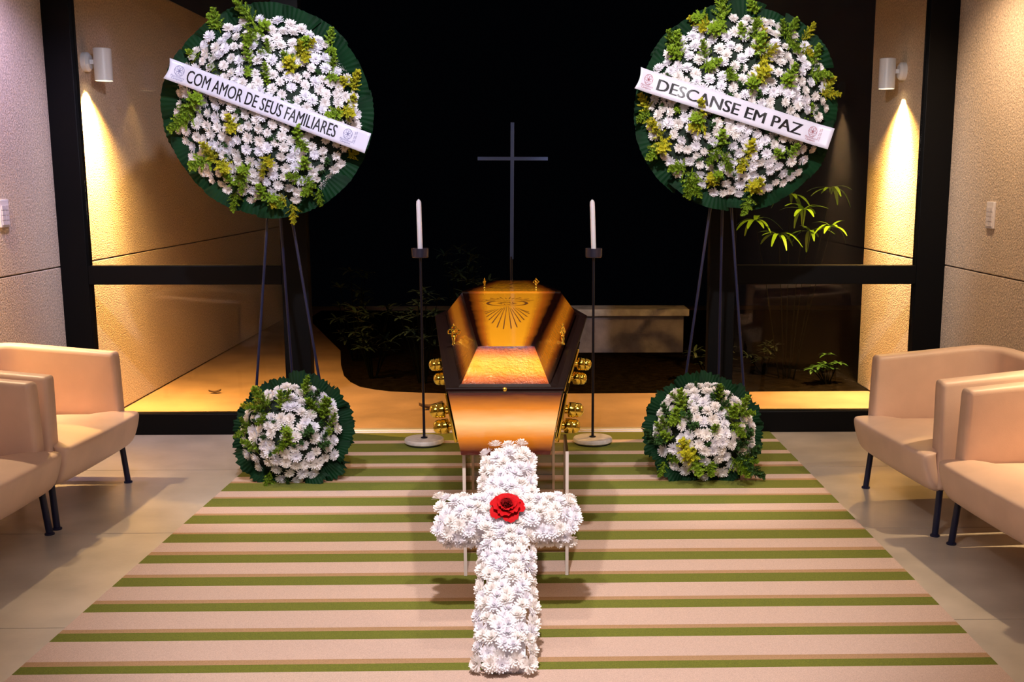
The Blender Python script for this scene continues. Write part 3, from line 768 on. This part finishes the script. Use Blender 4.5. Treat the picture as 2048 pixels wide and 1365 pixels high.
SR = [(480, 130, 'sprig_yellow', 1.2), (600, 160, 'sprig', 1.4), (800, 100, 'sprig', 1.0), (320, 350, 'sprig', 1.2), (460, 410, 'sprig', 1.2), (600, 410), (740, 260, 'sprig', 1.1), (790, 370, 'sprig_yellow', 1.4), (780, 510, 'sprig_yellow', 1.3), (960, 240, 'sprig', 1.2), (1050, 250, 'sprig_yellow', 1.1), (1130, 430, 'sprig', 1.2), (980, 510, 'sprig', 1.1), (1200, 560, 'sprig_yellow', 1.1), (150, 680, 'sprig_yellow', 1.2), (310, 640, 'sprig', 1.1), (480, 740, 'sprig_yellow', 1.3), (230, 850, 'sprig_yellow', 1.5), (400, 1020, 'sprig', 1.5), (600, 880, 'sprig', 1.3), (740, 920, 'sprig_yellow', 1.1), (560, 1090, 'sprig_yellow', 1.2), (780, 1150, 'sprig_yellow', 1.3), (980, 950, 'sprig', 1.1), (1100, 700), (850, 770, 'sprig', 1.0), (660, 740, 'sprig_yellow', .9), (560, 700)]

LOGO_TXT = ('Floricultura', 'Campinas')
def text_mesh(body, size, font_shear=0, offset=0.0):
    cu = bpy.data.curves.new('lettering', 'FONT'); cu.body = body; cu.size = size; cu.align_x = 'LEFT'; cu.offset = offset; cu.shear = font_shear
    cu.resolution_u = 3
    o = bpy.data.objects.new('tmp', cu); COL.objects.link(o)
    dg = bpy.context.evaluated_depsgraph_get(); me = bpy.data.meshes.new_from_object(o.evaluated_get(dg))
    bpy.data.objects.remove(o); bpy.data.curves.remove(cu); return me

def ribbon(parent, p0, p1, width, text, tu0, tu1, ch_, off, curl0, curl1, bulge, logo_mat):
    """p0, p1: ends of the centre line in the wreath frame (x, z); front is -y"""
    a = Vector((p0[0], 0, p0[1])); b = Vector((p1[0], 0, p1[1])); L = (b-a).length; ux = (b-a)/L; uz = Vector((-ux.z, 0, ux.x))
    if uz.z < 0: uz = -uz
    def depth(u, v):
        f_ = u/L; y = -.183-bulge*(1-(2*f_-1)**2)+.004*sin(u*31+1)*sin(v*18+u*5)
        if f_ < .07: y -= curl0*(.07-f_)/.07
        if f_ > .92: y -= curl1*(f_-.92)/.08
        return y
    def mp(u, v, h=0):
        p = a+ux*u+uz*v; return (p.x, depth(u, v)-h, p.z)
    mb = MB(); n, m_ = 60, 6
    for i in range(n+1):
        for j in range(m_+1):
            u = L*i/n; v = width*(j/m_-.5)
            sk = 0
            if i <= 2: sk = .012*(1-i/3)*sin(j/m_*pi)
            mb.v.append(mp(u+sk, v))
    for i in range(n):
        for j in range(m_):
            q = i*(m_+1)+j; mb.f.append((q, q+1, q+m_+2, q+m_+1)[::-1]); mb.mi.append(0)
    rb = mb.obj('ribbon', M['ribbon'], parent, ang=180)
    so = rb.modifiers.new('sol', 'SOLIDIFY'); so.thickness = .0008; so.offset = 1
    me = text_mesh(text, .1, 0, 0)
    xs = [v.co.x for v in me.vertices]; ysx = [v.co.y for v in me.vertices]; x0, x1, y0, y1 = min(xs), max(xs), min(ysx), max(ysx)
    for v in me.vertices:
        u = L*(tu0+(tu1-tu0)*(v.co.x-x0)/(x1-x0)); vv = ch_*((v.co.y-y0)/(y1-y0)-.5)
        v.co = Vector(mp(u, vv, .0022))
    if off:
        vs = [tuple(v.co) for v in me.vertices]; fs = [tuple(p.vertices) for p in me.polygons]; N_ = len(vs)
        V2 = []; F2 = []
        for q, du in enumerate((-off, 0, off)):
            V2 += [(v[0]+ux.x*du, v[1]-.0002*q, v[2]+ux.z*du) for v in vs]; F2 += [tuple(i+q*N_ for i in f) for f in fs]
        me = bpy.data.meshes.new('lettering'); me.from_pydata(V2, [], F2)
    me.materials.append(M['ink']); link('lettering', me, rb)
    lg = MB()
    def seg(pts, w_, fn):
        for q in range(len(pts)-1):
            A = Vector(pts[q]); B = Vector(pts[q+1]); d = (B-A)
            if d.length < 1e-6: continue
            d.normalize(); nn = Vector((-d.y, d.x))*w_; i = len(lg.v)
            for p in (A-nn, B-nn, B+nn, A+nn): lg.v.append(fn(p))
            lg.f.append((i, i+1, i+2, i+3)); lg.mi.append(0)
    for uc in (.055*L, (tu1+.055)*L):
        lg = MB()
        fn = lambda p: mp(uc+p.x, .010+p.y, .0022)
        rr = .029; rx = rr*.86
        circ = lambda cx, cy, r_, sx=.86, n=20: [(cx+r_*sx*cos(2*pi*k/n), cy+r_*cos(0)*sin(2*pi*k/n)) for k in range(n+1)]
        seg(circ(0, 0, rr), .0011, fn)
        for k in range(6):
            aa = k*pi/3; cx, cy = .0135*cos(aa)*.86, .0135*sin(aa)
            seg([(cx+.012*.5*cos(q)*cos(aa)*2-.006*sin(q)*sin(aa), cy+.012*cos(q)*sin(aa)+.006*sin(q)*cos(aa)) for q in [2*pi*w2/12 for w2 in range(13)]], .0008, fn)
        seg(circ(0, 0, .005), .0006, fn)
        if uc > L/2:                                          # small vertical print beside the emblem
            for c_, x_ in ((0, .040), (1, .049)):
                for k in range(16):
                    if (k*7+c_*3) % 5 == 0: continue
                    y_ = -.040+k*.0046; seg([(x_-.0028, y_), (x_+.0028, y_+.001)], .0010, fn)
        lg.obj('emblem', logo_mat, rb, smooth=False)
    for uc in (.055*L, (tu1+.055)*L):
        for li, tx in enumerate(LOGO_TXT):
            me = text_mesh(tx, .0155, .2)
            xs = [v.co.x for v in me.vertices]; xm = (min(xs)+max(xs))/2
            for v in me.vertices: v.co = Vector(mp(uc+v.co.x-xm, -.030-.012*li+v.co.y, .0022))
            me.materials.append(logo_mat); link('small_print', me, rb)
    return rb

def easel(x, y, zc, feet, apex, label, grp=None):
    t = thing('easel', label, 'easel', (0, 0, 0))
    for (fx, fy, tx_) in feet:
        MB().tube([(tx_, y+.13, apex), (fx, fy, RT+.006)], .0085, 10).obj('leg', M['navy'], t)
    MB().lathe([(.02, -.02), (.024, 0), (.02, .02)], (sum(f[2] for f in feet)/3, y+.13, apex), 12).obj('hub', M['navy'], t)
    MB().tube([(-.10+x, y+.115, 1.66), (.10+x, y+.115, 1.66)], .007, 8).obj('cross_rail', M['navy'], t)
    return t

WY = 6.86
wl = thing('wreath', 'large round wreath of white flowers with ribbon reading COM AMOR DE SEUS FAMILIARES', 'wreath', (-1.548, WY, 2.135), 0, 'large round flower wreaths on easels')
arrangement(wl, .515, .515, .115, zsp(SL, 320, 0, k3, 545, 220, 183, .535), .044, 21, .583, 3, .90, .016, rib=(.05, .02, -.37))
ribbon(wl, (-2.054+1.548, 2.362-2.135), (-.946+1.548, 1.9525-2.135), .118, 'COM AMOR DE SEUS FAMILIARES', .095, .838, .072, .0010, .035, .025, .012, M['ink_grey'])
easel(-1.55, 6.86, 2.1, [(-1.763, 6.93, -1.546), (-1.255, 6.93, -1.540), (-1.575, 7.40, -1.55)], 2.1, 'dark thin metal tripod easel holding the left wreath')
wr = thing('wreath', 'large round wreath of white flowers with ribbon reading DESCANSE EM PAZ', 'wreath', (1.193, WY, 2.168), 0, 'large round flower wreaths on easels')
arrangement(wr, .515, .515, .115, zsp(SR, 1240, 0, k3, 1467, 212, 186, .535), .046, 21, .580, 5, .90, .016, rib=(-.04, -.01, -.30))
ribbon(wr, (.588-1.193, 2.322-2.168), (1.7075-1.193, 1.985-2.168), .122, 'DESCANSE EM PAZ', .105, .85, .064, .0026, .03, .03, .012, M['ink_red'])
easel(1.19, 6.86, 2.13, [(.868, 6.93, 1.139), (1.344, 6.93, 1.146), (1.22, 7.40, 1.142)], 2.13, 'dark thin metal tripod easel holding the right wreath')

# floor arrangements
k5 = 300/1575
SSL = [(430, 380, 'sprig_yellow', 1.0), (560, 420, 'sprig', 1.3), (680, 450, 'sprig', 1.0), (260, 650, 'sprig', .9), (700, 690, 'sprig', 1.0), (400, 900, 'sprig', 1.0), (760, 870, 'sprig', 1.0), (920, 260, 'sprig', .9), (1130, 530, 'sprig', 1.3), (1220, 600, 'sprig', .9), (480, 1150, 'sprig', 1.0), (980, 400, 'sprig_dark', 1.0), (950, 760, 'sprig_dark', .9), (1100, 850, 'sprig_dark', .9)]
SSR = [(480, 430, 'sprig', 1.2), (960, 390, 'sprig', 1.1), (1150, 480, 'sprig', 1.1), (1050, 570, 'sprig', 1.1), (380, 740, 'sprig', 1.1), (260, 800, 'sprig_dark', 1.2), (340, 960, 'sprig', 1.1), (600, 950, 'sprig_yellow', 1.4), (800, 980, 'sprig', .9), (1100, 950, 'sprig_dark', 1.4), (1180, 1000, 'sprig_dark', 1.3), (550, 640, 'sprig_dark', .9), (800, 720, 'sprig', .8), (380, 540, 'sprig_dark', 1.2), (900, 300, 'sprig_dark', .9)]
def floor_piece(loc, lab, spr, seed, tilt):
    t = thing('floor_arrangement', lab, 'flower arrangement', loc, 0, 'low flower arrangements on the rug')
    t.rotation_euler = (tilt, 0, 0)
    arrangement(t, .275, .265, .20, spr, .043, 17, .340, seed, 1.02, .016, leaf_sc=.85, lf=LEAFR)
    return t
floor_piece((-1.418, 6.58, .283), 'low dome of white flowers on the rug in front of the left easel', zsp(SSL, 440, 740, k5, 582, 868, 112, .275), 21, radians(-18))
floor_piece((1.0, 6.58, .281), 'low dome of white flowers on the rug in front of the right easel', zsp(SSR, 1260, 740, k5, 1408, 865, 112, .275), 22, radians(-18))

# floral cross leaning on the foot of the coffin
fc = thing('floral_cross', 'white chrysanthemum cross with a red rose leaning on the coffin', 'floral cross', (-.112, 3.805, .060))
lean = atan2(.74, .66)
fc.rotation_euler = (-(pi/2-atan2(.61, .88)), 0, 0)
# frame: x across, z along the cross, -y the front
LN = 1.055
fm = MB().box((0, .046, LN/2+.002), (.15, .058, LN-.07)).box((0, .047, .678), (.50, .056, .150))
fo = fm.obj('foam_core', M['petal'], fc, smooth=False)
r = random.Random(9)
pts = []
def inside(x, z):
    hw = .094+.006*sin(z*9)
    if abs(x) < hw and .0 < z < LN: return not (z > LN-.07 and hypot(max(0, abs(x)-.03), z-(LN-.07)) > .07)
    return abs(x) < .275 and abs(z-.678) < .090
tries = 0
while tries < 16000:
    tries += 1
    x, z = r.uniform(-.285, .285), r.uniform(0.0, LN)
    if not inside(x, z): continue
    if hypot(x, z-.663) < .035: continue
    if any(hypot(x-p[0], z-p[1]) < .0335 for p in pts): continue
    pts.append((x, z))
print('cross flowers', len(pts))
for x, z in pts:
    ex = 0 if abs(z-.678) < .10 else max(-1, min(1, x/.09))
    if abs(z-.678) < .10 and abs(x) > .22: ex = .8*(1 if x > 0 else -1)
    ez = 0
    if abs(x) > .10: ez = max(-1, min(1, (z-.678)/.088))
    if z > LN-.06: ez = .9
    if z < .05: ez = -.9
    n = Vector((ex**3*1.0, -1, ez*abs(ez)*.9))
    y = -.022+.045*max(ex*ex*abs(ex), ez*ez*abs(ez))+r.uniform(-.004, .004)
    put('chrysanthemum', r.choice(FL[:4]), fc, orient((x, y, z), n+Vector((r.uniform(-.25, .25), 0, r.uniform(-.25, .25))), r.uniform(0, 6), r.uniform(.74, .90)))
# flowers on the sides of the bars
def sides(x0, z0, x1, z1, nx, nz, num):
    for k in range(num):
        for yy in (.03, .062):
            f_ = (k+.5+(.25 if yy > .04 else -.25))/num
            put('chrysanthemum', r.choice(FL[:4]), fc, orient((x0+(x1-x0)*f_, yy, z0+(z1-z0)*f_), (nx+r.uniform(-.2, .2), -.25, nz+r.uniform(-.2, .2)), r.uniform(0, 6), .78))
sides(.088, .02, .088, .55, 1, 0, 11); sides(-.088, .02, -.088, .55, -1, 0, 11)
sides(.088, .77, .088, 1.03, 1, 0, 5); sides(-.088, .77, -.088, 1.03, -1, 0, 5)
sides(-.26, .592, -.10, .592, 0, -1, 4); sides(.10, .592, .26, .592, 0, -1, 4)
sides(-.06, .015, .06, .015, 0, -1, 3)
# rose
ro = bpy.data.objects.new('rose', None); ro.empty_display_size = .05; COL.objects.link(ro); ro.parent = fc; ro.location = (.0, -.05, .663); ro.rotation_euler = (pi/2, 0, 0)
def rose_petal(L, W, curl, seed):
    rr = random.Random(seed); mb = MB(); n, m_ = 8, 8
    for i in range(n+1):
        for j in range(m_+1):
            u = -1+2*i/n; v = j/m_
            w_ = W*sin(pi*min(1, .12+.62*v))**.8
            x = L*v*(1-.10*u*u*v); y = u*w_; z = .35*L*v*v*0+.18*W*u*u+.004*rr.uniform(-1, 1)*v-curl*L*max(0, v-.65)**1.5*1.8
            mb.v.append((x, y, z))
    for i in range(n):
        for j in range(m_):
            q = i*(m_+1)+j; mb.f.append((q, q+m_+1, q+m_+2, q+1)); mb.mi.append(0)
    return mb
for li, (n, L, W, el, cu, rad) in enumerate(((5, .066, .034, 12, .45, .006), (5, .056, .032, 34, .4, .006), (5, .045, .027, 52, .35, .005), (4, .036, .021, 66, .25, .005), (4, .030, .016, 76, .1, .004), (3, .026, .012, 84, .05, .0015))):
    me = rose_petal(L, W, cu, li).mesh('rose_petal', M['rose'] if li < 3 else M['rose_dark'], ang=90)
    for k in range(n):
        a = 2*pi*k/n+li*.7+r.uniform(-.12, .12)
        mx = Matrix.Rotation(a, 4, 'Z') @ Matrix.Translation((rad, 0, .002*li)) @ Matrix.Rotation(-radians(el+r.uniform(-5, 5)), 4, 'Y')
        put('rose_petal', me, ro, mx)

# ------------------------------------------------------------------ garden planting
def blade(L, W, droop, seed, segs=6):
    mb = MB()
    for k in range(segs+1):
        f_ = k/segs; w_ = W*(sin(pi*min(1, f_*.9+.08))**.6) if k < segs else W*.25
        x = L*f_*(1-.25*droop*f_); z = L*(.25*f_-droop*f_*f_)
        mb.v += [(x, -w_, z+.15*w_), (x, 0, z), (x, w_, z+.15*w_)]
    for k in range(segs):
        i = 3*k; mb.f += [(i, i+3, i+4, i+1), (i+1, i+4, i+5, i+2)]; mb.mi += [0, 0]
    return mb
BL = [blade(.22, .022, .55, 1).mesh('leaf_blade', M['palm'], ang=60), blade(.22, .021, .95, 2).mesh('leaf_blade', M['palm'], ang=60), blade(.20, .019, .40, 3).mesh('leaf_blade', M['palm'], ang=60)]
BM = [blade(.13, .018, .4, 8).mesh('leaf_blade', mat('green_leaf', (.03, .085, .008), .5), ang=60)]
BS = [blade(.13, .016, .45, 4).mesh('leaf_blade', M['shrub'], ang=60), blade(.15, .014, .2, 5).mesh('leaf_blade', M['shrub'], ang=60)]
def fan_plant(name, label, cat, loc, crowns, blades, r_, sc=1.0):
    t = thing(name, label, cat, loc)
    for (x, y, z) in crowns:
        MB().tube([(x*.2, y*.2, 0), (x*.6, y*.6, z*.55), (x, y, z)], [.006, .005, .003], 6).obj('stem', M['stem'], t)
        for k in range(9):
            a = 2*pi*k/9+r_.uniform(-.2, .2); e = r_.uniform(-.2, .5)
            put('leaf_blade', r_.choice(blades), t, Matrix.Translation((x, y, z)) @ Matrix.Rotation(a, 4, 'Z') @ Matrix.Rotation(-e, 4, 'Y') @ Matrix.Scale(sc*r_.uniform(.8, 1.2), 4))
    return t
r = random.Random(31)
fan_plant('fan_palm', 'fan palm with narrow leaves lit by the lamp, beyond the glass beside the right pier', 'palm', (2.25, 10.0, 0), [(.28, -.28, 1.36), (.08, -.1, 1.50), (.34, .0, 1.68), (-.12, -.05, 1.28), (.02, .2, 1.62), (-.3, .1, 1.40), (.20, .15, 1.30)], BL, r)
for k, (x, y, h) in enumerate([(-1.45, 10.1, .62), (-.98, 9.85, .8), (-.45, 9.85, .9), (-1.75, 11.1, .9), (-.7, 10.75, 1.2)]):
    fan_plant('shrub', ['dark leafy shrub at the left rim of the garden bed', 'dark leafy shrub second from the left at the bed edge', 'dark leafy shrub just left of the coffin beyond the door', 'taller dark shrub behind the left bed edge', 'taller dark shrub behind the left candlestick'][k], 'shrub', (x, y, 0),
              [(r.uniform(-.17, .17), r.uniform(-.15, .15), .14+h*r.uniform(.05, .85)) for q in range(16)], BS, r, .85)
for k, (x, y) in enumerate([(2.10, 10.25), (2.55, 9.72), (1.55, 9.95)]):
    fan_plant('low_plant', ['low leafy plant in the garden bed left of the corner', 'low bright leafy plant at the bed edge by the right pier', 'low leafy plant behind the right floor flowers'][k], 'plant', (x, y, 0),
              [(r.uniform(-.15, .15), r.uniform(-.10, .10), r.uniform(.10, .26)) for q in range(9)], BM if k == 1 else BS, r, .7)
def dry_leaf(loc, label, sc):
    mb = MB()
    for i in range(7):
        for j in range(5):
            u = -1+2*i/6; v = -1+2*j/4; ww = sqrt(max(0.02, 1-u*u))
            mb.v.append((.05*u*sc, .026*v*ww*sc, .006+.016*u*u*sc+.012*v*v*sc))
    for i in range(6):
        for j in range(4): q = i*5+j; mb.f.append((q, q+5, q+6, q+1)); mb.mi.append(0)
    o = mb.obj('dry_leaf', M['bark'], None, loc); o.rotation_euler = (0, 0, .4)
    m_ = o.modifiers.new('s', 'SOLIDIFY'); m_.thickness = .001
    return tag(o, label, 'leaf', 'dry leaves on the patio')
dry_leaf((-2.67, 9.42, -.009), 'curled brown dry leaf on the patio beyond the left glass', 1.0)
dry_leaf((-.81, 8.72, -.009), 'larger dark dry leaf on the patio behind the left candlestick', 1.9)
